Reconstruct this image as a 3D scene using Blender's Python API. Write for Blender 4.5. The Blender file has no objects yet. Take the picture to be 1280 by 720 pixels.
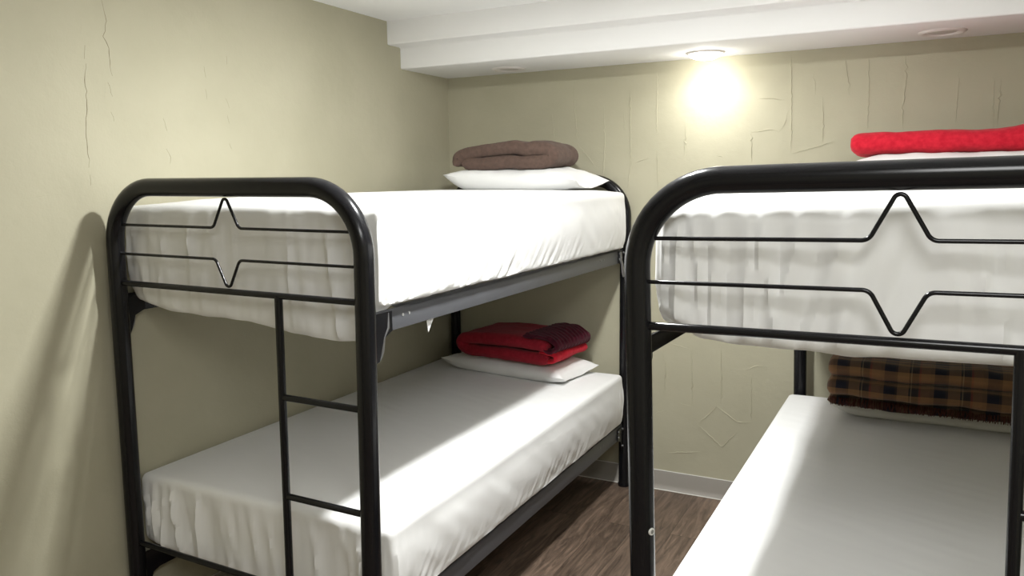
import bpy, bmesh, math, random
from mathutils import Vector, Matrix, noise
from math import sin, cos, pi, exp

C = bpy.context.scene.collection
W = 0.95            # bed width between leg centres
L = 2.003           # bed length between footboard and headboard
XW, YW = -0.0379, 2.0391          # inner faces of the left and back walls
XR, YF = 3.35, -3.0               # right and front walls (behind the viewer)
ZC, ZS, ZM = 2.2336, 2.031, 2.1289  # ceiling, soffit underside, soffit step
YS1, YS2 = 1.5162, 1.6174         # front faces of the two soffit steps

# ------------------------------------------------------------------ materials
def mat(name, color, rough=.5, metal=0., spec=.5, sheen=0., coat=0.):
    m = bpy.data.materials.new(name); m.use_nodes = True
    b = m.node_tree.nodes['Principled BSDF']
    b.inputs['Base Color'].default_value = (*color, 1)
    b.inputs['Roughness'].default_value = rough
    b.inputs['Metallic'].default_value = metal
    b.inputs['Specular IOR Level'].default_value = spec
    b.inputs['Sheen Weight'].default_value = sheen
    b.inputs['Coat Weight'].default_value = coat
    return m

def node(m, kind, **kw):
    n = m.node_tree.nodes.new(kind)
    for k, v in kw.items():
        if k in n.inputs: n.inputs[k].default_value = v
        else: setattr(n, k, v)
    return n
def link(m, a, b): m.node_tree.links.new(a, b)
def bsdf(m): return m.node_tree.nodes['Principled BSDF']

def bump(m, scale, strength, dist, detail=4, kind='ShaderNodeTexNoise', stretch=None):
    tc = node(m, 'ShaderNodeTexCoord')
    mp = node(m, 'ShaderNodeMapping')
    if stretch: mp.inputs['Scale'].default_value = stretch
    link(m, tc.outputs['Object'], mp.inputs['Vector'])
    t = node(m, kind, Scale=scale)
    if 'Detail' in t.inputs: t.inputs['Detail'].default_value = detail
    link(m, mp.outputs['Vector'], t.inputs['Vector'])
    b = node(m, 'ShaderNodeBump', Strength=strength, Distance=dist)
    link(m, t.outputs[0], b.inputs['Height'])
    old = bsdf(m).inputs['Normal']
    if old.links: link(m, old.links[0].from_socket, b.inputs['Normal'])
    link(m, b.outputs['Normal'], old)
    return tc, t

def mottled(m, c1, c2, scale, detail=5, lo=.35, hi=.65):
    tc = node(m, 'ShaderNodeTexCoord')
    t = node(m, 'ShaderNodeTexNoise', Scale=scale, Detail=detail)
    link(m, tc.outputs['Object'], t.inputs['Vector'])
    r = node(m, 'ShaderNodeValToRGB')
    r.color_ramp.elements[0].position = lo; r.color_ramp.elements[0].color = (*c1, 1)
    r.color_ramp.elements[1].position = hi; r.color_ramp.elements[1].color = (*c2, 1)
    link(m, t.outputs[0], r.inputs[0]); link(m, r.outputs[0], bsdf(m).inputs['Base Color'])

M = {}
M['wall'] = mat('wall_paint', (.5, .46, .34), .75, spec=.3)
mottled(M['wall'], (.44, .415, .305), (.49, .463, .345), 2.2)
bump(M['wall'], 26, .35, .004, 5); bump(M['wall'], 160, .25, .0012, 3)
M['crack_shadow'] = mat('wall_crack_and_shadow', (.16, .12, .07), .9, spec=.1)  # dark brown for cracks, also paints the thin shadows of strong ridges
M['ceiling'] = mat('ceiling_paint', (.87, .865, .86), .7, spec=.2); bump(M['ceiling'], 90, .12, .001)
M['black'] = mat('black_enamel', (.008, .008, .0095), .21, spec=.30, coat=.0); bump(M['black'], 35, .05, .001)
M['steel'] = mat('dark_steel', (.085, .087, .096), .40, spec=.5); bump(M['steel'], 60, .06, .001)
M['chrome'] = mat('worn_steel', (.35, .35, .36), .3, metal=.9)
M['sheet'] = mat('white_sheet', (.83, .83, .825), .85, spec=.15, sheen=.1); bump(M['sheet'], 900, .12, .0004, 2)
M['pillowcase'] = mat('white_pillowcase', (.78, .78, .775), .88, spec=.15, sheen=.1); bump(M['pillowcase'], 700, .15, .0004, 2)
M['greypillow'] = mat('grey_pillowcase', (.74, .73, .69), .9, spec=.12); bump(M['greypillow'], 600, .15, .0004, 2)
def wool(name, c1, c2, rough=1.):
    m = mat(name, c1, rough, spec=.08, sheen=.08); mottled(m, c1, c2, 60, 6)
    bump(m, 45, .25, .003, 6); bump(m, 500, .5, .001, 3)
    return m
M['brown'] = wool('brown_wool', (.10, .067, .055), (.125, .083, .067))
M['red'] = wool('red_wool', (.44, .012, .026), (.56, .02, .038))
M['shaded_red'] = wool('shaded_red_wool', (.25, .012, .024), (.32, .018, .032))  # red wool darkened to the tone it takes in shade
M['maroon'] = wool('maroon_wool', (.05, .006, .014), (.085, .010, .022))
M['base'] = mat('vinyl_baseboard', (.36, .335, .30), .5, spec=.4)
M['pale_highlight'] = mat('pale_highlight_bead', (.8, .78, .73), .6)  # pale tone paints the highlight on the baseboard's top edge
M['plastic'] = mat('white_plastic', (.8, .8, .77), .4)
M['trim'] = mat('downlight_trim', (.80, .76, .74), .4)
M['lens_off'] = mat('downlight_lens', (.52, .48, .46), .35)
M['lens_on'] = mat('lit_lens', (1, 1, 1), .5)
bsdf(M['lens_on']).inputs['Emission Color'].default_value = (1, .95, .86, 1)
bsdf(M['lens_on']).inputs['Emission Strength'].default_value = 25
M['panel_on'] = mat('fill_panel_glow', (.9, .9, .9), .5)
bsdf(M['panel_on']).inputs['Emission Color'].default_value = (1, 1, .98, 1)
bsdf(M['panel_on']).inputs['Emission Strength'].default_value = 4
M['slot'] = mat('dark_slot', (.25, .25, .24), .6)
M['fringe'] = mat('blanket_fringe', (.075, .028, .022), 1., spec=.05)

# plaid blanket: u runs along the folds, v across the bands
def plaid():
    m = mat('plaid_wool', (.2, .1, .05), 1., spec=.08, sheen=.2)
    uv = node(m, 'ShaderNodeUVMap'); uv.uv_map = 'UVMap'
    sp = node(m, 'ShaderNodeSeparateXYZ'); link(m, uv.outputs[0], sp.inputs[0])
    stops = [(0, (.016, .016, .026)), (.10, (.045, .03, .022)), (.15, (.22, .125, .06)), (.36, (.27, .14, .065)),
             (.38, (.04, .035, .02)), (.41, (.045, .035, .022)), (.42, (.30, .22, .13)), (.44, (.045, .03, .02)),
             (.56, (.07, .05, .03)), (.58, (.26, .07, .035)), (.62, (.24, .125, .06)), (.80, (.20, .11, .055)), (.88, (.016, .016, .026))]
    ramps = []
    for ax, period in (('X', .062), ('Y', .16)):
        mu = node(m, 'ShaderNodeMath', operation='MULTIPLY'); mu.inputs[1].default_value = 1 / period
        fr = node(m, 'ShaderNodeMath', operation='FRACT')
        link(m, sp.outputs[ax], mu.inputs[0]); link(m, mu.outputs[0], fr.inputs[0])
        r = node(m, 'ShaderNodeValToRGB'); r.color_ramp.interpolation = 'CONSTANT'
        e = r.color_ramp.elements
        e[0].position, e[0].color = 0, (*stops[0][1], 1)
        e[1].position, e[1].color = stops[1][0], (*stops[1][1], 1)
        for p, c in stops[2:]:
            n = e.new(p); n.color = (*c, 1)
        link(m, fr.outputs[0], r.inputs[0]); ramps.append(r)
    mx = node(m, 'ShaderNodeMix', data_type='RGBA'); mx.inputs[0].default_value = .42
    link(m, ramps[0].outputs[0], mx.inputs[6]); link(m, ramps[1].outputs[0], mx.inputs[7])
    link(m, mx.outputs[2], bsdf(m).inputs['Base Color'])
    bump(m, 45, .25, .003, 6); bump(m, 500, .5, .001, 3)
    return m
M['plaid'] = plaid()

def floor_mat():
    m = mat('wood_plank_floor', (.15, .09, .06), .42, spec=.4)
    tc = node(m, 'ShaderNodeTexCoord')
    mp = node(m, 'ShaderNodeMapping'); mp.inputs['Rotation'].default_value = (0, 0, pi / 2)
    mp.inputs['Location'].default_value = (.37, .06, 0)
    link(m, tc.outputs['Object'], mp.inputs['Vector'])
    br = node(m, 'ShaderNodeTexBrick', Scale=1.)
    br.offset = .37; br.inputs['Color1'].default_value = (.35, .35, .35, 1); br.inputs['Color2'].default_value = (.65, .65, .65, 1)
    br.inputs['Mortar'].default_value = (.12, .12, .12, 1); br.inputs['Mortar Size'].default_value = .0012
    br.inputs['Brick Width'].default_value = 1.2; br.inputs['Row Height'].default_value = .152
    link(m, mp.outputs[0], br.inputs['Vector'])
    mp2 = node(m, 'ShaderNodeMapping'); mp2.inputs['Scale'].default_value = (11, 1.3, 1)
    link(m, tc.outputs['Object'], mp2.inputs['Vector'])
    ad = node(m, 'ShaderNodeVectorMath', operation='ADD')
    sc = node(m, 'ShaderNodeVectorMath', operation='SCALE'); sc.inputs['Scale'].default_value = 9
    link(m, br.outputs['Color'], sc.inputs[0]); link(m, mp2.outputs[0], ad.inputs[0]); link(m, sc.outputs[0], ad.inputs[1])
    no = node(m, 'ShaderNodeTexNoise', Scale=2.6, Detail=9, Roughness=.65, Distortion=1.6)
    link(m, ad.outputs[0], no.inputs['Vector'])
    r = node(m, 'ShaderNodeValToRGB')
    e = r.color_ramp.elements
    e[0].position, e[0].color = .3, (.055, .038, .028, 1)
    e[1].position, e[1].color = .72, (.25, .175, .128, 1)
    n = e.new(.5); n.color = (.135, .095, .07, 1)
    link(m, no.outputs[0], r.inputs[0])
    mx = node(m, 'ShaderNodeMix', data_type='RGBA', blend_type='OVERLAY'); mx.inputs[0].default_value = .7
    link(m, r.outputs[0], mx.inputs[6]); link(m, br.outputs['Color'], mx.inputs[7])
    link(m, mx.outputs[2], bsdf(m).inputs['Base Color'])
    b = node(m, 'ShaderNodeBump', Strength=.25, Distance=.002)
    link(m, no.outputs[0], b.inputs['Height']); link(m, b.outputs[0], bsdf(m).inputs['Normal'])
    return m
M['floor'] = floor_mat()

# ------------------------------------------------------------------ helpers
def obj(name, bm, m, parent=None, loc=(0, 0, 0), rot=0., smooth=True):
    """link a bmesh as ONE mesh object"""
    bmesh.ops.recalc_face_normals(bm, faces=bm.faces)
    me = bpy.data.meshes.new(name); bm.to_mesh(me); bm.free()
    for mm in (m if isinstance(m, (list, tuple)) else [m]): me.materials.append(mm)
    if smooth:
        for p in me.polygons: p.use_smooth = True
        me.set_sharp_from_angle(angle=math.radians(50))
    o = bpy.data.objects.new(name, me); C.objects.link(o)
    o.location = loc; o.rotation_euler = (0, 0, rot)
    if parent: o.parent = parent
    return o
def tag(o, label=None, cat=None, group=None, kind=None):
    if label: o['label'] = label
    if cat: o['category'] = cat
    if group: o['group'] = group
    if kind: o['kind'] = kind
    return o
def thing(name, label, cat, loc=(0, 0, 0), rot=0., group=None):
    o = bpy.data.objects.new(name, None); C.objects.link(o)
    o.location = loc; o.rotation_euler = (0, 0, rot); o.empty_display_size = .1
    return tag(o, label, cat, group)

def add_box(bm, x0, x1, y0, y1, z0, z1, bevel=0.):
    r = bmesh.ops.create_cube(bm, size=1)
    for v in r['verts']:
        v.co = Vector(((x0 + x1) / 2 + v.co.x * (x1 - x0), (y0 + y1) / 2 + v.co.y * (y1 - y0), (z0 + z1) / 2 + v.co.z * (z1 - z0)))
    if bevel:
        es = list({e for v in r['verts'] for e in v.link_edges})
        bmesh.ops.bevel(bm, geom=es, offset=bevel, segments=2, affect='EDGES', profile=.6)
def add_cyl(bm, p, axis, r, h, seg=16, r2=None):
    q = Vector((0, 0, 1)).rotation_difference(Vector(axis)).to_matrix().to_4x4()
    bmesh.ops.create_cone(bm, cap_ends=True, segments=seg, radius1=r, radius2=r if r2 is None else r2, depth=h, matrix=Matrix.Translation(Vector(p)) @ q)

def fillet(pts, rad, n=8):
    """polyline with rounded corners (rad: one per inner point)"""
    pts = [Vector(p) for p in pts]; out = [pts[0]]
    for i in range(1, len(pts) - 1):
        p, a, b = pts[i], (pts[i - 1] - pts[i]).normalized(), (pts[i + 1] - pts[i]).normalized()
        r = rad[i - 1]; half = a.angle(b) / 2
        d = r / math.tan(half); ctr = p + (a + b).normalized() * (r / sin(half))
        s, e = p + a * d - ctr, p + b * d - ctr
        tot = s.angle(e); ax = s.cross(e).normalized()
        for k in range(n + 1): out.append(ctr + Matrix.Rotation(tot * k / n, 3, ax) @ s)
    out.append(pts[-1]); return out

def add_tube(bm, pts, r, seg=12, cap=True):
    pts = [Vector(p) for p in pts]; n = len(pts)
    rs = r if isinstance(r, (list, tuple)) else [r] * n
    t = [(pts[min(i + 1, n - 1)] - pts[max(i - 1, 0)]).normalized() for i in range(n)]
    u = t[0].orthogonal().normalized(); rings = []
    for i in range(n):
        u = (u - t[i] * u.dot(t[i])).normalized(); w = t[i].cross(u)
        rings.append([bm.verts.new(pts[i] + (u * cos(2 * pi * k / seg) + w * sin(2 * pi * k / seg)) * rs[i]) for k in range(seg)])
    fs = []
    for i in range(n - 1):
        for k in range(seg):
            fs.append(bm.faces.new((rings[i][k], rings[i][(k + 1) % seg], rings[i + 1][(k + 1) % seg], rings[i + 1][k])))
    if cap: fs.append(bm.faces.new(rings[0][::-1])); fs.append(bm.faces.new(rings[-1]))
    return fs
def subdiv_line(a, b, n): return [Vector(a).lerp(Vector(b), i / n) for i in range(n + 1)]

def add_prism(bm, poly, x0, x1):
    """polygon given as (y, z), extruded along x"""
    a = [bm.verts.new((x0, y, z)) for y, z in poly]; b = [bm.verts.new((x1, y, z)) for y, z in poly]
    bm.faces.new(a); bm.faces.new(b[::-1]); n = len(poly)
    for i in range(n): bm.faces.new((a[i], b[i], b[(i + 1) % n], a[(i + 1) % n]))

def warp(bm, f):
    for v in bm.verts: v.co = Vector(f(*v.co))
    return bm
def nz(x, y=0., z=0.): return noise.noise(Vector((x, y, z)))
def catmull(pts, n=8):
    P = [Vector(p) for p in pts]; P = [P[0] * 2 - P[1]] + P + [P[-1] * 2 - P[-2]]; out = []
    for i in range(1, len(P) - 2):
        a, b, c, d = P[i - 1:i + 3]
        for k in range(n):
            t = k / n
            out.append(.5 * ((2 * b) + (c - a) * t + (2 * a - 5 * b + 4 * c - d) * t * t + (3 * b - a - 3 * c + d) * t ** 3))
    out.append(P[-2]); return out

# ------------------------------------------------------------------ room shell
BACK_RIDGES = [[(0.556,1.824),(0.568,1.685)],[(0.668,1.97),(0.678,1.826),(0.691,1.677)],[(0.826,1.86),(0.831,1.669),(0.823,1.507)],[(0.956,1.922),(0.958,1.717),(0.963,1.58),(0.944,1.434)],[(1.084,2.0),(1.085,1.705)],[(1.088,1.636),(1.095,1.444)],[(1.221,1.775),(1.218,1.596)],[(0.695,1.67),(0.788,1.557)],[(0.975,1.576),(1.06,1.603)],[(0.926,1.825),(0.93,1.718)],[(1.667,2.007),(1.673,1.845),(1.678,1.694),(1.678,1.599)],[(1.524,1.84),(1.59,1.843),(1.649,1.826)],[(1.665,1.788),(1.65,1.732),(1.628,1.696)],[(1.511,1.7),(1.595,1.707),(1.628,1.696)],[(1.511,1.7),(1.515,1.555)],[(1.761,1.928),(1.769,1.846)],[(1.798,1.834),(1.804,1.739),(1.805,1.636)],[(1.671,1.599),(1.802,1.633),(1.849,1.651)],[(1.875,2.001),(1.898,1.877),(1.9,1.838)],[(1.968,1.993),(1.975,1.834),(1.976,1.689)],[(2.101,1.992),(2.11,1.895),(2.102,1.776),(2.106,1.684)],[(2.294,1.901),(2.292,1.699)],[(2.412,1.883),(2.42,1.675)],[(2.438,1.87),(2.431,1.681)],[(1.141,0.73),(1.264,0.706)],[(1.124,0.682),(1.142,0.625),(1.139,0.467)],[(1.264,0.717),(1.275,0.425)],[(1.211,0.44),(1.275,0.432)],[(1.401,0.74),(1.411,0.464)],[(1.508,0.627),(1.556,0.654),(1.61,0.661)],[(1.541,0.622),(1.547,0.39)],[(1.301,0.346),(1.389,0.446),(1.486,0.382),(1.547,0.39)],[(1.301,0.346),(1.416,0.253),(1.487,0.34)],[(1.155,0.186),(1.319,0.215)],[(1.083,0.369),(1.138,0.396)],[(1.271,1.53),(1.309,1.44)],[(1.359,1.607),(1.395,1.592)],[(1.73,1.232),(1.75,1.023)]]
LEFT_CRACKS_SHADOWS = [[(0.064,2.058),(0.073,2.013),(0.073,1.986),(0.061,1.953),(0.075,1.92),(0.076,1.88),(0.078,1.837)],[(0.064,1.816),(0.069,1.796),(0.076,1.777)],[(0.068,1.728),(0.074,1.701)],[(-0.003,1.917),(-0.008,1.878)],[(-0.003,1.863),(-0.013,1.816),(-0.011,1.785),(-0.013,1.731),(-0.022,1.676),(-0.023,1.605),(-0.019,1.582),(-0.024,1.559)],[(-0.021,1.538),(-0.02,1.506)],[(0.438,1.906),(0.443,1.869)],[(0.438,1.83),(0.443,1.799)],[(0.541,1.955),(0.544,1.928)],[(0.529,1.806),(0.541,1.774)],[(0.53,1.748),(0.537,1.718)],[(0.531,1.651),(0.542,1.626)],[(0.256,1.72),(0.267,1.681)],[(0.26,1.621),(0.274,1.595),(0.27,1.573)]]
LEFT_RIDGES = [[(-0.01,1.973),(-0.012,1.95)],[(0.243,2.017),(0.244,1.991)],[(0.431,2.003),(0.432,1.946)],[(0.542,1.997),(0.54,1.964)],[(0.538,1.699),(0.541,1.68)],[(0.23,1.87),(0.252,1.86)],[(0.437,1.607),(0.442,1.59)],[(-0.256,1.826),(-0.222,1.809)],[(-0.237,1.469),(-0.18,1.478),(-0.12,1.481)],[(-0.366,0.711),(-0.353,0.698),(-0.341,0.671)],[(-0.085,1.853),(-0.064,1.822)],[(0.055,1.815),(0.048,1.767)],[(0.262,1.818),(0.261,1.788)]]
P_SOFFIT, P_AISLE, P_FRONT, EXPOSURE = .95, 53., 29., 0.
BROWN_Z, RED_Z, REDU_Z, PLAID_Z = 1.545, .668, 1.572, .658

def wiggle(pts, amp, seed, step=.012):
    """jittered, densified polyline"""
    out = []
    for i in range(len(pts) - 1):
        a, b = Vector(pts[i]), Vector(pts[i + 1]); n = max(2, int((b - a).length / step))
        for k in range(n + (i == len(pts) - 2)):
            p = a.lerp(b, k / n); s = (len(out)) * .9 + seed * 13.7
            out.append(Vector((p.x + amp * nz(s, seed), p.y + amp * .5 * nz(s, seed + 5.5))))
    return out
def wall_with_ridges(bm, ridges, put, r0, amp, midx, seed0):
    """raised seams of plaster, half sunk in the wall face"""
    for i, pl in enumerate(ridges):
        q = wiggle(pl, amp, seed0 + i); n = len(q)
        rs = [max(.0003, r0 * (.45 + .75 * abs(nz(k * .45, i * 3.1, seed0))) * min(1, (k + .4) / 4, (n - k - .6) / 4)) for k in range(n)]
        for f in add_tube(bm, [put(p) for p in q], rs, 6): f.material_index = midx

T = .1
bm = bmesh.new(); add_box(bm, XW - T, XW, YF, YW + T, 0, ZC)
wall_with_ridges(bm, LEFT_CRACKS_SHADOWS, lambda p: (XW, p.x, p.y), .0012, .006, 1, 3)
wall_with_ridges(bm, LEFT_RIDGES, lambda p: (XW, p.x, p.y), .0012, .005, 0, 50)
tag(obj('wall_left', bm, [M['wall'], M['crack_shadow']]), 'khaki plaster wall with thin cracks and painted ridge shadows on the left', kind='structure')
bm = bmesh.new(); add_box(bm, XW - T, XR + T, YW, YW + T, 0, ZC)
wall_with_ridges(bm, BACK_RIDGES, lambda p: (p.x, YW, p.y), .0042, .008, 0, 90)
tag(obj('wall_back', bm, M['wall']), 'khaki plaster wall with raised seams at the bed heads', kind='structure')
bm = bmesh.new(); add_box(bm, XR, XR + T, YF, YW + T, 0, ZC); tag(obj('wall_right', bm, M['wall']), kind='structure')
bm = bmesh.new(); add_box(bm, XW - T, XR + T, YF - T, YF, 0, ZC); tag(obj('wall_front', bm, M['wall']), kind='structure')
bm = bmesh.new(); add_box(bm, XW - T, XR + T, YF - T, YW + T, -T, 0)
tag(obj('floor', bm, M['floor']), 'brown wood plank floor', kind='structure')
bm = bmesh.new(); add_box(bm, XW - T, XR + T, YF - T, YW + T, ZC, ZC + T)
tag(obj('ceiling', bm, M['ceiling']), 'white painted ceiling', kind='structure')
# stepped soffit along the back wall: profile (y, z) extruded along x, its edges slightly rounded
bm = bmesh.new()
prof = fillet([(0, YS1, ZC + .005), (0, YS1, ZM), (0, YS2, ZM), (0, YS2, ZS), (0, YW + .002, ZS)], [.006, .008, .008], 4)
prof = [(p.y, p.z) for p in prof] + [(YW + .002, ZC + .005)]
add_prism(bm, prof, XW - .002, XR + .002)
tag(obj('trim_1', bm, M['ceiling']), 'white stepped soffit along the back wall', kind='structure')
def baseboard(name, a, b, nrm, label):
    a, b, nrm = Vector(a), Vector(b), Vector(nrm); d = (b - a)
    bm = bmesh.new(); pr = [(0, 0), (.016, 0), (.014, .006), (.008, .014), (.006, .03), (.006, .086), (.004, .0935), (0, .0955)]
    A = [bm.verts.new(a + nrm * p + Vector((0, 0, z))) for p, z in pr]; B = [bm.verts.new(b + nrm * p + Vector((0, 0, z))) for p, z in pr]
    bm.faces.new(A); bm.faces.new(B[::-1])
    for i in range(len(pr)): bm.faces.new((A[i], B[i], B[(i + 1) % len(pr)], A[(i + 1) % len(pr)]))
    for (r, q, z) in ((.0022, .005, .0955), (.0025, .0165, .002)):        # pale beads, the upper one a highlight painted along the top edge
        for f in add_tube(bm, [a + nrm * q + Vector((0, 0, z)), b + nrm * q + Vector((0, 0, z))], r, 6): f.material_index = 1
    tag(obj(name, bm, [M['base'], M['pale_highlight']]), label, kind='structure')
baseboard('baseboard_back', (XW, YW, 0), (XR, YW, 0), (0, -1, 0), 'grey vinyl baseboard along the back wall')
baseboard('baseboard_left', (XW, YF, 0), (XW, YW - .02, 0), (1, 0, 0), 'grey vinyl baseboard along the left wall')

# ------------------------------------------------------------------ downlights
def downlight(x, y, z, lit, label, R=.082):
    t = thing('recessed_downlight', label, 'ceiling light', (x, y, z), group='recessed downlights in the ceiling')
    bm = bmesh.new(); prof = [(R * .66, .012), (R * .70, -.002), (R * .78, -.008), (R * .92, -.007), (R, -.001), (R, .004), (R * .66, .012)]
    n = 40; rings = [[bm.verts.new((r * cos(2 * pi * k / n), r * sin(2 * pi * k / n), h)) for k in range(n)] for r, h in prof[:-1]]
    for i in range(len(rings)):
        a, b = rings[i], rings[(i + 1) % len(rings)]
        for k in range(n): bm.faces.new((a[k], a[(k + 1) % n], b[(k + 1) % n], b[k]))
    obj('trim_ring', bm, M['trim'], t)
    bm = bmesh.new(); prof = [(R * .86, -.004), (R * .78, -.016), (R * .5, -.026), (R * .2, -.030)] if lit else [(R * .68, .002), (R * .55, -.003), (R * .3, -.006)]
    rings = [[bm.verts.new((r * cos(2 * pi * k / n), r * sin(2 * pi * k / n), h)) for k in range(n)] for r, h in prof]
    for i in range(len(rings) - 1):
        for k in range(n): bm.faces.new((rings[i][k], rings[i][(k + 1) % n], rings[i + 1][(k + 1) % n], rings[i + 1][k]))
    bm.faces.new(rings[-1])
    obj('lens', bm, M['lens_on'] if lit else M['lens_off'], t)
    return t
def lamp(x, y, z, watts, size, spread=180, col=(.985, 1, .985), size_y=None):
    l = bpy.data.lights.new('lamp_light', 'AREA'); l.shape = 'DISK'; l.size = size; l.energy = watts; l.color = col
    l.spread = math.radians(spread)
    if size_y: l.shape = 'RECTANGLE'; l.size_y = size_y
    o = bpy.data.objects.new('lamp_light', l); C.objects.link(o); o.location = (x, y, z)
LX, LY = 1.34, 1.885
downlight(LX, LY, ZS, True, 'lit round downlight glowing in the white soffit')
downlight(.403, LY - .005, ZS, False, 'unlit round downlight in the soffit above the left bunk bed')
downlight(2.226, LY - .03, ZS, False, 'unlit round downlight in the soffit above the right bunk bed')
downlight(1.37, .27, ZC, True, 'lit round downlight in the ceiling over the aisle')
PX, PY = 2.35, -1.6  # panel added out of view to give the foot ends soft light
t = thing('added_fill_panel', 'added ceiling panel above the viewer, out of view, for soft front fill', 'ceiling light', (PX, PY, ZC))
bm = bmesh.new()
for a in ((-.31, .31, -.61, -.58), (-.31, .31, .58, .61), (-.31, -.28, -.58, .58), (.28, .31, -.58, .58)): add_box(bm, *a, -.022, 0, .003)
obj('frame', bm, M['trim'], t)
bm = bmesh.new(); add_box(bm, -.28, .28, -.58, .58, -.014, -.004); obj('diffuser', bm, M['panel_on'], t)
l = bpy.data.lights.new('bulb_light', 'POINT'); l.energy = P_SOFFIT; l.shadow_soft_size = .025; l.color = (1, .995, .96)
o = bpy.data.objects.new('bulb_light', l); C.objects.link(o); o.location = (LX, LY, ZS - .055)
lamp(LX, LY, ZS - .036, P_SOFFIT * 1.6, .08, 150)
lamp(1.37, .27, ZC - .030, P_AISLE, .12)
lamp(PX, PY, ZC - .025, P_FRONT, .54, size_y=1.14)  # soft fill from the added panel

# ------------------------------------------------------------------ bunk beds
ZT, ZB, Z1, Z2 = 1.4998, 1.2116, 1.3885, 1.3011
RAILS = ((1.1127, 1.1724), (.254, .3249))
RT = .0262
def shear_left(x, y, z):
    k = 1 - y / L
    return (x + .0134 * z * k, y + (-.0187 * x + .003 * z) * k, z - .0052 * x * k * z / 1.3)
def shear_right(x, y, z): return (x - .0283 * z, y, z + .0146 * x * z / 1.3)

def star_rod(sign, z, ztip, hw, rtip):
    c = W / 2
    p = [(.01, 0, z), (c - hw, 0, z), (c, 0, ztip), (c + hw, 0, z), (W - .01, 0, z)]
    # the tip point is pushed out so that the rounded tip just reaches ztip
    ang = math.atan2(hw, abs(ztip - z)); over = rtip * (1 / sin(ang) - 1)
    p[2] = (c, 0, ztip + sign * over * .9)
    bm = bmesh.new(); add_tube(bm, fillet(p, [.020, rtip, .020], 10), .0041, 10)
    return bm

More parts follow.
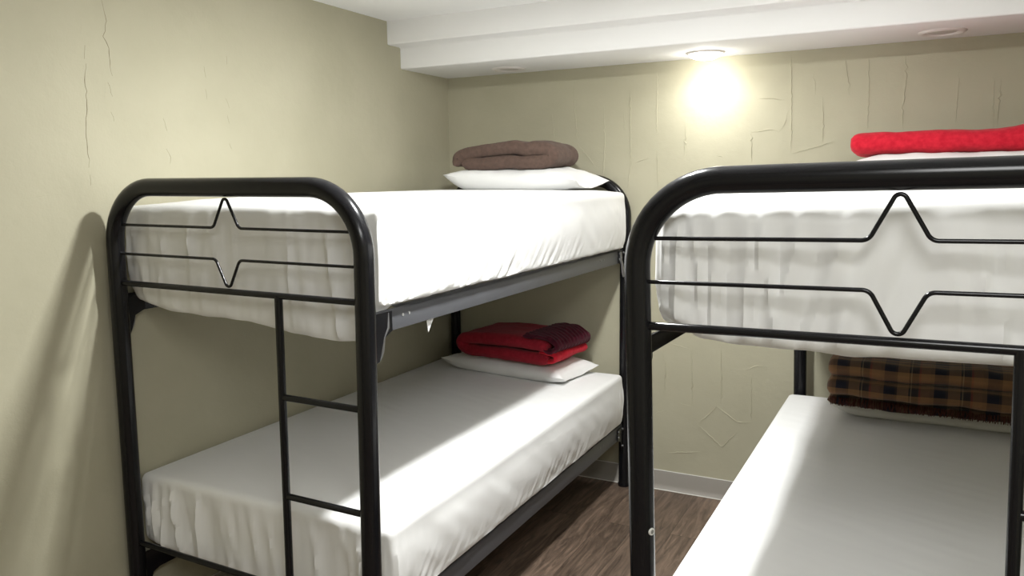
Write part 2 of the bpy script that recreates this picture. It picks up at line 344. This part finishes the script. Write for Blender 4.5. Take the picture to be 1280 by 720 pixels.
def bunk_bed(label, loc, rot, sh, plug):
    t = thing('bunk_bed', label, 'bunk bed', loc, rot, 'black metal bunk beds')
    arch = lambda y: [Vector(p) for p in subdiv_line((0, y, 0), (0, y, ZT - .18), 8)[:-1]] + \
        fillet([(0, y, ZT - .18), (0, y, ZT), (W, y, ZT), (W, y, ZT - .18)], [.172, .172], 14) + \
        [Vector(p) for p in subdiv_line((W, y, ZT - .18), (W, y, 0), 8)[1:]]
    for nm, y in (('footboard_frame', 0), ('headboard_frame', L)):
        bm = bmesh.new(); add_tube(bm, arch(y), RT, 24)
        f = obj(nm, warp(bm, sh), M['black'], t)
        for x in (0, W):                                   # rubber glides under the legs
            bm = bmesh.new(); add_cyl(bm, (x, y, .006), (0, 0, 1), RT + .002, .012, 24, RT + .004)
            obj('foot_glide', warp(bm, sh), M['black'], f)
    for nm, r, pts in [('crossbar', .0088, ((.01, 0, ZB), (W - .01, 0, ZB))), ('crossbar', .0088, ((.01, 0, .375), (W - .01, 0, .373))),
                       ('crossbar', .0088, ((.01, L, ZB), (W - .01, L, ZB))), ('crossbar', .0088, ((.01, L, .375), (W - .01, L, .375))),
                       ('ladder_rail', .011, ((.659, 0, ZB), (.659, 0, .09)))]:
        bm = bmesh.new(); add_tube(bm, subdiv_line(*pts, 6), r, 14); obj(nm, warp(bm, sh), M['black'], t)
    for z in (.933, .6506, .375 - .265):
        bm = bmesh.new(); add_tube(bm, subdiv_line((.659, 0, z), (W - .01, 0, z), 3), .009, 14); obj('ladder_rung', warp(bm, sh), M['black'], t)
    obj('star_rod', warp(star_rod(1, Z1, ZT - RT - .003, .049, .011), sh), M['black'], t)
    obj('star_rod', warp(star_rod(-1, Z2, ZB + .011, .046, .012), sh), M['black'], t)
    for z0, z1 in RAILS:
        for sx in (0, 1):
            x = W if sx else 0.; d = -1 if sx else 1       # d points inwards
            lift = .028 if (sh is shear_right and not sx and z0 > 1) else 0.
            za, zb_ = z0 + lift, min(z1 + lift, 1.180) if lift else z1
            rail_mat = M['steel'] if sx else M['black']
            bm = bmesh.new()
            xa, xb = sorted((x + d * .001, x + d * .005)); add_box(bm, xa, xb, .03, L - .03, za, zb_, .0012)
            xa, xb = sorted((x + d * .001, x + d * (.035 if sx else .018))); add_box(bm, xa, xb, .17, L - .03, zb_ - .005, zb_ - .001, .001)
            if sx:
                for yb in (.17, .20, L - .33, L - .29, L - .12):     # punched holes
                    n0 = len(bm.faces); add_cyl(bm, (x - .0005, yb, (z0 + z1) / 2 + .006), (1, 0, 0), .0045, .0022, 10)
                    bm.faces.ensure_lookup_table()
                    for f in bm.faces[n0:]: f.material_index = 1
            r = obj('side_rail', bm, [rail_mat, M['slot']], t)
            for end, y in ((1, 0.), (-1, L)):
                # hooked plate that hangs the rail on the leg
                hi = .038 if lift else .059
                poly = [(y + end * a, za + min(b, hi)) for a, b in ((.018, .059), (.105, .057), (.105, .004), (.062, -.012), (.050, -.045), (.040, -.068), (.018, -.070))]
                bm = bmesh.new(); xa, xb = sorted((x - d * .0015, x - d * .0045)); add_prism(bm, poly, xa, xb)
                if z0 > 1 and end == 1: warp(bm, lambda a, b, c: (a + .013 * (1 - b / .2), b, c)) if sh is shear_left else None
                br = obj('bracket', bm, M['black'], t, smooth=False)
                for (a, b) in ((.095, .046), (.095, .020), (.034, .045), (.034, -.04)):
                    bm = bmesh.new(); add_cyl(bm, (x - d * .006, y + end * a, za + min(b, hi - .010)), (1, 0, 0), .0055, .004, 12)
                    obj('bolt', bm, M['chrome'], br)
                if z0 > 1:                                  # turned-out lip along the plate's edge
                    bm = bmesh.new(); add_tube(bm, [(x - d * .007, y + end * a, z0 + b) for a, b in ((.088, .054), (.086, .015), (.066, -.008), (.056, -.042), (.046, -.066))], [.0055, .007, .007, .009, .005], 8)
                    obj('plate_lip', bm, M['chrome'], br)['label'] = 'worn bare metal edge'
        bm = bmesh.new()                                    # sprung steel base under the mattress
        zc = z1 - .008
        for i in range(9): add_box(bm, .02, W - .02, (.20 + i * .20), (.23 + i * .20), zc, zc + .004)
        for i in range(13): add_tube(bm, [(.06 + i * .069, .19, zc + .005), (.06 + i * .069, L - .14, zc + .005)], .0018, 6)
        obj('bed_base', bm, M['steel'], t)
    if sh is shear_right:
        for o in t.children_recursive:
            if o.type == 'MESH' and o.name.split('.')[0] in ('side_rail', 'bracket', 'bolt', 'plate_lip', 'bed_base'):
                for v in o.data.vertices: v.co = Vector(sh(*v.co))
    if plug:
        bm = bmesh.new(); p = Vector(sh(0, 0, plug)); n = Vector((cos(math.radians(-22)), sin(math.radians(-22)), 0)); p = p + n * (RT - .001)
        add_cyl(bm, p, n, .0085, .006, 20, .0075)
        pl = obj('leg_plug', bm, M['plastic'], t); pl['label'] = 'white round plug in the leg'
        bm = bmesh.new(); add_cyl(bm, p + n * .003, n, .0045, .0012, 16); add_cyl(bm, p + n * .0036, n, .002, .0012, 10)
        obj('plug_recess', bm, M['slot'], pl)
    return t
BX, BY, BR = 1.7215, -.0546, -.0294
BRM = -.010                                                 # the mattresses lie a little askew in the frame
bunk_bed('black metal bunk bed against the left wall, brown blanket on its top bunk', (0, 0, 0), 0, shear_left, None)
bunk_bed('black metal bunk bed at the right, large in front, plaid blanket on its lower bunk', (BX, BY, 0), BR, shear_right, .78)

# ------------------------------------------------------------------ mattresses in white fitted sheets
def rounded_grid(x0, x1, y0, y1, z0, z1, r, nx, ny, nzs):
    """box shell as a fine grid with rounded edges; yields bmesh and a list of (vert, flat position, normal)"""
    bm = bmesh.new(); key = {}; info = {}
    def v(i, j, k):
        if (i, j, k) in key: return key[i, j, k]
        p = Vector((x0 + (x1 - x0) * i / nx, y0 + (y1 - y0) * j / ny, z0 + (z1 - z0) * k / nzs))
        q = Vector((min(max(p.x, x0 + r), x1 - r), min(max(p.y, y0 + r), y1 - r), min(max(p.z, z0 + r), z1 - r)))
        n = (p - q)
        if n.length < 1e-9: n = Vector((0, 0, 1))
        n.normalize(); w = bm.verts.new(q + n * r); key[i, j, k] = w; info[w] = (p, n); return w
    for k in (0, nzs):
        for i in range(nx):
            for j in range(ny): bm.faces.new((v(i, j, k), v(i + 1, j, k), v(i + 1, j + 1, k), v(i, j + 1, k)))
    for j in (0, ny):
        for i in range(nx):
            for k in range(nzs): bm.faces.new((v(i, j, k), v(i + 1, j, k), v(i + 1, j, k + 1), v(i, j, k + 1)))
    for i in (0, nx):
        for j in range(ny):
            for k in range(nzs): bm.faces.new((v(i, j, k), v(i, j + 1, k), v(i, j + 1, k + 1), v(i, j, k + 1)))
    return bm, info

def mattress_mesh(x0, x1, z0, z1, seed, sag, foot=1., side=1., crown=.010, creases=(), corner=0., uexp=6, y0=.054, y1=L - .062):
    r = .022
    bm, info = rounded_grid(x0, x1, y0, y1, z0, z1, r, 96, 190, 26)
    for v, (p, n) in info.items():
        x, y = v.co.x, v.co.y; t = (p.z - z0) / (z1 - z0)
        u = (x - x0) / (x1 - x0) * 2 - 1; w = (y - y0) / (y1 - y0) * 2 - 1
        d = Vector((0, 0, 0))
        if n.z > .3:                                        # crown and soft dents of the top
            ed = min(1, 6 * (1 - u * u)) * min(1, 9 * (1 - w * w))
            d.z += crown * (1 - abs(u) ** uexp) * (1 - abs(w) ** (uexp + 2)) + ed * (.004 * nz(x * 2.3, y * 1.7, seed) + .0016 * nz(x * 7 + y * 3, y * 3, seed + 4))
            d.z += .0010 * ed * nz((x * .4 + y) * 30, x * 4, seed) * n.z
        hz = math.hypot(n.x, n.y)
        if hz > .3:
            env = min(1, max(0, t) / .12) ** .5 * min(1, max(0, 1.0 - t) / .30)
            if abs(n.y) >= abs(n.x):                        # foot and head panels: long hanging folds
                s = x; dc = min(x - x0, x1 - x)
                f = nz(s * 10 + (p.z - z0) * 2.2, p.z * 1.2, seed + 7); f = (1 - min(1, abs(f) * 2.6)) ** 2
                g = nz(s * 17 - (p.z - z0) * 1.5, p.z * 2, seed + 17); g = (1 - min(1, abs(g) * 3)) ** 2
                a = foot * (.015 * f + .008 * g + .004 * nz(s * 5, p.z * 4, seed))
                for xt, xb, wd, am in creases:
                    a += am * exp(-((s - (xb + (xt - xb) * t) - .004 * nz(t * 4, xt * 9, seed)) / wd) ** 2) * (1 if n.y < 0 else 0)
                a += foot * .010 * exp(-dc / .06) * sin(s * 190 + 3 * nz(s * 6, p.z * 5, seed)) * (1 - .3 * t)
                d.y += (1 if n.y > 0 else -1) * (a - .004) * env * abs(n.y)
            else:                                           # long sides: small puckers at the elastic hem
                s = y; dc = min(y - y0, y1 - y)
                low = max(0, 1 - t / .55)
                f = nz(s * 42 - (p.z - z0) * 34, p.z * 5, seed + 2)
                m = .35 + .65 * max(0, nz(s * 2.1, 0, seed + 31) + .3)
                a = side * (.010 * low ** 1.3 * f * m + .004 * nz(s * 6, p.z * 7, seed) + .0022 * nz(s * 15 + p.z * 18, p.z * 9, seed + 3))
                a += side * .006 * exp(-dc / .05) * sin(s * 170 + 2.5 * nz(s * 5, p.z * 6, seed)) * env
                a += .012 * sin(pi * min(1, max(0, t))) - .007   # bulge of a full mattress
                d.x += (a if n.x > 0 else -min(a, .004) - .004 * (x0 > -.02) + .004) * env * abs(n.x)
        if t < 1: d.z += sag(x, y, n) * max(0, 1 - t) ** 1.4      # hem hangs lower or pulls higher
        if corner: d.x += corner * (.75 + .25 * t) * exp(-(y - y0) / .09) * max(0, .5 - u / 2) ** 5   # pulled-in foot corner
        v.co += d
    return bm
def lerp_pts(P, x):
    for (a, za), (b, zb) in zip(P, P[1:]):
        if x <= b: return za + (zb - za) * max(0, (x - a)) / (b - a)
    return P[-1][1]
def sag_fn(P, side_amp, seed, reach=.10):
    """P: height of the hem along the foot end, relative to the mattress base"""
    def f(x, y, n):
        k = max(0, 1 - max(0, y - .054) / reach)
        fr = lerp_pts(P, x) + .004 * nz(x * 14, 0, seed)
        return fr * k + (1 - k) * side_amp * (nz(y * 6, 0, seed) + .5 * nz(y * 23, 1, seed))
    return f

def mattress(label, bm, loc, rot=0., sh=None, base=0.):
    if sh: warp(bm, sh)
    c = Vector((W / 2, L / 2, base))
    for v in bm.verts: v.co -= c
    R = Matrix.Rotation(rot, 4, 'Z')
    o = obj('mattress', bm, M['sheet'], None, Vector(loc) + R @ c, rot)
    return tag(o, label, 'mattress', 'mattresses in white fitted sheets')
zb = 1.183
UL = mattress('white sheeted mattress on the top bunk of the left bed', mattress_mesh(-.004, .972, zb, 1.441, 1.3,
     sag_fn([(.008, 0), (.03, -.040), (.17, -.070), (.37, -.077), (.50, -.080), (.65, -.102), (.79, -.112), (.90, -.107), (.935, -.04), (.945, 0)], .004, 3.), crown=.024, foot=.75, creases=[(.12, .10, .012, .006), (.30, .27, .014, .007), (.66, .675, .009, .010), (.80, .83, .012, .008), (.90, .90, .008, .010)]), (0, 0, 0), base=zb)
bm = bmesh.new()                                            # corner of sheet poking out under the rail
tri = [(.938, .300, 1.118), (.938, .345, 1.121), (.939, .326, 1.100), (.938, .308, 1.074)]
for dx in (0, .002):
    vs = [bm.verts.new((x + dx, y, z)) for x, y, z in tri]; bm.faces.new(vs)
bm.verts.ensure_lookup_table()
for i in range(4): bm.faces.new((bm.verts[i], bm.verts[(i + 1) % 4], bm.verts[4 + (i + 1) % 4], bm.verts[4 + i]))
for v in bm.verts: v.co -= Vector((W / 2, L / 2, zb))
obj('sheet_corner', bm, M['sheet'], UL)
zb = .334
mattress('white sheeted mattress on the lower bunk of the left bed', mattress_mesh(-.028, .966, zb, .578, 5.1,
     sag_fn([(0, .015), (.1, .0), (.3, -.01), (.5, -.02), (.9, -.01), (.96, 0)], .004, 8.), foot=.75, creases=[
     (.045, .05, .008, .010), (.085, .075, .008, .011), (.125, .155, .009, .012), (.165, .20, .008, -.007), (.245, .24, .006, .010), (.40, .42, .012, .005), (.86, .88, .010, .012), (.905, .915, .008, .012)]), (0, 0, 0), base=zb)
zb = 1.192
mattress('white sheeted mattress on the top bunk of the right bed', mattress_mesh(-.004, .95, zb, 1.444, 9.7,
     sag_fn([(.0, .05), (.05, .01), (.10, -.018), (.2, -.026), (.4, -.034), (.9, -.030), (.93, 0)], .004, 5.), foot=.75, crown=.030, uexp=10, corner=.040, creases=[
     (.045, .050, .008, .010), (.078, .108, .007, .014), (.135, .122, .008, .013), (.165, .150, .006, -.007), (.20, .195, .009, .010), (.235, .205, .008, .011),
     (.27, .26, .006, -.006), (.31, .245, .010, .011), (.35, .29, .010, -.007), (.40, .31, .010, .010), (.46, .36, .012, .009), (.52, .43, .012, -.006), (.64, .64, .006, .006), (.80, .83, .010, .008)]),
     (BX - .004, BY, 0), .006, shear_right, base=zb)
zb = .334
mattress('white sheeted mattress on the lower bunk of the right bed', mattress_mesh(.0, .955, zb, .588, 14.2,
     sag_fn([(0, .0), (.9, .0)], .004, 11.)), (BX, BY, 0), BRM, shear_right, base=zb)

# ------------------------------------------------------------------ pillows
def pillow(label, loc, rot, w, d, h, seed, m, group, lift=.45, dent=0., tilt=0., droop=0., name='pillow'):
    bm = bmesh.new(); n, k = 56, 40; grid = {}
    def P(i, j, side):
        u, v = -1 + 2 * i / n, -1 + 2 * j / k
        cx = 1 - .07 * (1 - v * v) * abs(u) ** 3; cy = 1 - .08 * (1 - u * u) * abs(v) ** 3
        x, y = w / 2 * u * cx, d / 2 * v * cy
        prof = (max(0, 1 - abs(u) ** 3.2) ** .55) * (max(0, 1 - abs(v) ** 2.8) ** .55)
        edge = h * lift * (.55 + .45 * (u * u * v * v)) - droop * max(0, u) ** 3
        if side > 0:
            z = edge + (h - h * lift * .55) * prof * (1 - dent * exp(-(u * u) / .45))
            z += prof * (.006 * nz(x * 9, y * 9, seed) + .004 * nz(x * 22 + y * 9, y * 15, seed))
        else:
            z = edge - (edge + .001) * min(1, prof * 1.7)
        c = max(abs(u), abs(v))
        z += .005 * c ** 4 * nz(x * 22, y * 22, seed + 9)
        return Vector((x, y, max(z, .0)))
    for s in (1, -1):
        for i in range(n + 1):
            for j in range(k + 1):
                rim = i in (0, n) or j in (0, k)
                if s < 0 and rim: grid[i, j, s] = grid[i, j, 1]
                else: grid[i, j, s] = bm.verts.new(P(i, j, s))
        for i in range(n):
            for j in range(k): bm.faces.new((grid[i, j, s], grid[i + 1, j, s], grid[i + 1, j + 1, s], grid[i, j + 1, s]))
    o = obj(name, bm, m, None, loc, rot); o.rotation_euler.y = tilt
    return tag(o, label, 'pillow', group)
PG = 'flat white pillows at the bed heads'
pillow('white pillow under the brown blanket on the top left bunk', (.56, 1.74, 1.462), 0., .66, .40, .115, 2.2, M['pillowcase'], PG, lift=.62, dent=.22, droop=.035)
pillow('white pillow under the red and maroon blanket on the lower left bunk', (.485, 1.785, .586), -.12, .70, .34, .10, 6.2, M['pillowcase'], PG, lift=.55, dent=.2, droop=.02)
pillow('white pillow under the bright red blanket on the top right bunk', (BX + .555, BY + 1.71, 1.464), BR, .69, .46, .13, 3.7, M['pillowcase'], PG, lift=.62, dent=.1)
pillow('flat off-white pillow under the plaid blanket on the lower right bunk', (BX + .60, BY + 1.775, .594), BR, .80, .30, .080, 4.4, M['greypillow'], PG, lift=.62, dent=.1)

# ------------------------------------------------------------------ folded blankets
def fold_sheet(path, thick, width, seed, rough=.006, axis='y', n=9, seg=40, endround=.03, skew=0.):
    """thick soft sheet following path [(s, z)] (a folded cross-section), run along the other axis for `width`"""
    P = catmull([(a, b, 0) for a, b in path], n); m = len(P)
    tan = [(P[min(i + 1, m - 1)] - P[max(i - 1, 0)]).normalized() for i in range(m)]
    nor = [Vector((-t.y, t.x, 0)) for t in tan]
    dist = [0.]
    for i in range(1, m): dist.append(dist[-1] + (P[i] - P[i - 1]).length)
    ring = []
    for i in range(m): ring.append((P[i], nor[i], 1., dist[i]))
    cap0 = [(P[0] - tan[0] * thick / 2 * cos(a) , nor[0], sin(a), 0.) for a in (pi / 2 * .66, pi / 2 * .33)]
    cap1 = [(P[-1] + tan[-1] * thick / 2 * cos(a), nor[-1], sin(a), dist[-1]) for a in (pi / 2 * .66, pi / 2 * .33)]
    chain = cap0[::-1] + ring + cap1
    loop = [(p, nn, k, dd) for p, nn, k, dd in chain] + [(p, nn, -k, dd) for p, nn, k, dd in chain[::-1]]
    bm = bmesh.new(); uvl = bm.loops.layers.uv.new('UVMap'); rows = []; meta = {}
    for j in range(seg + 1):
        b = -width / 2 + width * j / seg
        e = min(b + width / 2, width / 2 - b); sc = 1. if e > endround else max(.12, (1 - (1 - e / endround) ** 2) ** .5)
        row = []
        for p, nn, k, dd in loop:
            th = thick / 2 * k * sc
            q = p + nn * th
            w = Vector((q.x + skew * b, b, q.y)) if axis == 'y' else Vector((b, q.x + skew * b, q.y))
            f = rough * (nz(w.x * 8, w.y * 8, w.z * 8 + seed) + .5 * nz(w.x * 20, w.y * 20, w.z * 20 + seed))
            o2 = nn * f
            w += Vector((o2.x, 0, o2.y)) if axis == 'y' else Vector((0, o2.x, o2.y))
            w.z += rough * 1.2 * nz(w.x * 4, w.y * 4, seed + 20)
            v = bm.verts.new(w); meta[v] = (dd, b); row.append(v)
        rows.append(row)
    c = len(loop)
    for j in range(seg):
        for i in range(c): bm.faces.new((rows[j][i], rows[j][(i + 1) % c], rows[j + 1][(i + 1) % c], rows[j + 1][i]))
    half = c // 2
    for row in (rows[0], rows[-1]):
        for i in range(half - 1):
            try: bm.faces.new((row[i], row[i + 1], row[c - 2 - i], row[c - 1 - i]))
            except ValueError: pass
    for f in bm.faces:
        for lp in f.loops: lp[uvl].uv = meta[lp.vert]
    return bm
BG = 'folded blankets on the pillows'
# brown: folded once, the bend at the right, the upper flap's left end curling down over the lower one
br = [(-.200, .034), (-.10, .036), (.00, .040), (.09, .036), (.17, .040), (.212, .062), (.19, .092), (.13, .100), (.085, .094), (.03, .104), (-.04, .100), (-.13, .088), (-.205, .078), (-.248, .064), (-.256, .050)]
o = obj('folded_blanket', fold_sheet(br, .060, .28, 1.1, .006, 'y', endround=.025), M['brown'], None, (.535, 1.715, BROWN_Z), .02)
tag(o, 'brown wool blanket folded on the white pillow of the top left bunk', 'blanket', BG)
# red with shade put into its colour: bend at the left, maroon end rolled over at the right
rd = [(.20, .030), (.08, .030), (-.10, .030), (-.215, .034), (-.262, .048), (-.275, .066), (-.258, .084), (-.19, .094), (-.08, .098), (.07, .098), (.16, .096), (.20, .092)]
o = obj('folded_blanket', fold_sheet(rd, .058, .32, 4.4, .006, 'y', endround=.03), M['shaded_red'], None, (.53, 1.76, RED_Z), -.14)
tag(o, 'red blanket coloured as in shade, with a maroon end, folded on the lower left bunk', 'blanket', BG)
mr = [(.105, .132), (.160, .135), (.215, .133), (.262, .112), (.270, .090), (.245, .074), (.215, .078), (.210, .092)]
def ribs(x, y, z): return (x, y, z + .0022 * sin(y * 230 + x * 60))
e = obj('rolled_end', warp(fold_sheet(mr, .022, .31, 9.4, .007, 'y', seg=90, endround=.02), ribs), M['maroon'], o)
e['label'] = 'maroon rolled end'
lw = [(.15, .022), (.205, .024), (.245, .030), (.260, .044), (.245, .058), (.19, .060)]  # brighter red paints the lit lower corner of the same blanket
obj('lower_fold', fold_sheet(lw, .022, .30, 2.4, .006, 'y', endround=.02), M['red'], o)['label'] = 'lower fold painted brighter red as if lit'
# bright red: a flat long roll, its right end raised
rr = [(.13, .020), (0, .020), (-.12, .022), (-.165, .032), (-.172, .048), (-.15, .064), (-.02, .068), (.13, .066)]
bm = fold_sheet(rr, .036, .68, 7.7, .006, 'x', seg=70, endround=.035)
warp(bm, lambda x, y, z: (x, y, z * (1 + .30 * exp(-((x - .25) / .07) ** 2)) if z > .03 else z))
o = obj('folded_blanket', bm, M['red'], None, (BX + .575, BY + 1.765, REDU_Z), BR)
tag(o, 'bright red wool blanket folded long on the top right bunk', 'blanket', BG)
# plaid: three layers folded, the hem with its fringe at the front
pl = [(-.150, .018), (.0, .018), (.13, .020), (.160, .036), (.13, .052), (0, .054), (-.13, .054), (-.172, .058), (-.182, .073), (-.165, .088), (-.10, .090), (0, .090), (.12, .092), (.150, .108), (.12, .124), (0, .126), (-.12, .124), (-.150, .128), (-.166, .143), (-.145, .158), (-.05, .162), (.08, .162)]
o = obj('folded_blanket', fold_sheet(pl, .034, .74, 12.3, .007, 'x', seg=80, endround=.02), M['plaid'], None, (BX + .565, BY + 1.735, PLAID_Z), BR)
tag(o, 'brown and navy plaid blanket folded on the lower right bunk', 'blanket', BG)
rnd = random.Random(5); bm = bmesh.new()
for i in range(150):
    x = -.36 + .72 * i / 149 + rnd.uniform(-.002, .002); l = rnd.uniform(.018, .034)
    y0 = -.168 + rnd.uniform(-.004, .004)
    add_tube(bm, [(x, y0 + .01, .028), (x + rnd.uniform(-.004, .004), y0 - .008, .020), (x + rnd.uniform(-.008, .008), y0 - .012, max(.002, .024 - l))], [.0022, .002, .0012], 5)
tag(obj('fringe', bm, M['fringe'], o), kind='stuff')

# ------------------------------------------------------------------ soft contact: pillows follow the mattress below and give way under the blanket
from mathutils.bvhtree import BVHTree
bpy.context.view_layer.update()
def world_tree(o):
    mw_ = o.matrix_world
    return BVHTree.FromPolygons([mw_ @ v.co for v in o.data.vertices], [list(q.vertices) for q in o.data.polygons])
for pn, mn, bn in (('pillow', 'mattress', 'folded_blanket'), ('pillow.001', 'mattress.001', 'folded_blanket.001'),
                   ('pillow.002', 'mattress.002', 'folded_blanket.002'), ('pillow.003', 'mattress.003', 'folded_blanket.003')):
    pi_, mt, bl = bpy.data.objects[pn], world_tree(bpy.data.objects[mn]), [world_tree(q) for q in [bpy.data.objects[bn]] + list(bpy.data.objects[bn].children)]
    mw_ = pi_.matrix_world.copy(); inv = mw_.inverted(); z0 = mw_.translation.z
    for v in pi_.data.vertices:
        q = mw_ @ v.co
        h = mt.ray_cast(Vector((q.x, q.y, z0 + .2)), Vector((0, 0, -1)), .4)[0]
        hz = h.z if h else z0
        z = max(q.z, hz + .001 + .25 * (q.z - z0))
        for t_ in bl:
            b = t_.ray_cast(Vector((q.x, q.y, hz)), Vector((0, 0, 1)), .4)[0]
            if b: z = min(z, max(hz + .0015, b.z - .002))
        v.co = inv @ Vector((q.x, q.y, z))

# ------------------------------------------------------------------ world, camera, colour
w = bpy.data.worlds.new('world'); bpy.context.scene.world = w; w.use_nodes = True
w.node_tree.nodes['Background'].inputs[0].default_value = (.05, .05, .05, 1)
f, yaw, pitch, roll = 990.5605, .475, -.1368, -.0126
fw = Vector((-sin(yaw) * cos(pitch), cos(yaw) * cos(pitch), sin(pitch)))
rt = Vector((cos(yaw), sin(yaw), 0)); up = rt.cross(fw)
r2 = rt * cos(roll) + up * sin(roll); u2 = -rt * sin(roll) + up * cos(roll)
cam = bpy.data.cameras.new('camera'); cam.sensor_width = 36; cam.lens = f * 36 / 1280; cam.clip_start = .02
co = bpy.data.objects.new('camera', cam); C.objects.link(co)
mw = Matrix((r2, u2, -fw)).transposed().to_4x4(); mw.translation = (2.1855, -1.5831, 1.5096)
co.matrix_world = mw
s = bpy.context.scene; s.camera = co
s.view_settings.view_transform = 'Standard'; s.view_settings.look = 'None'; s.view_settings.gamma = 1
s.view_settings.use_curve_mapping = False; s.view_settings.exposure = EXPOSURE
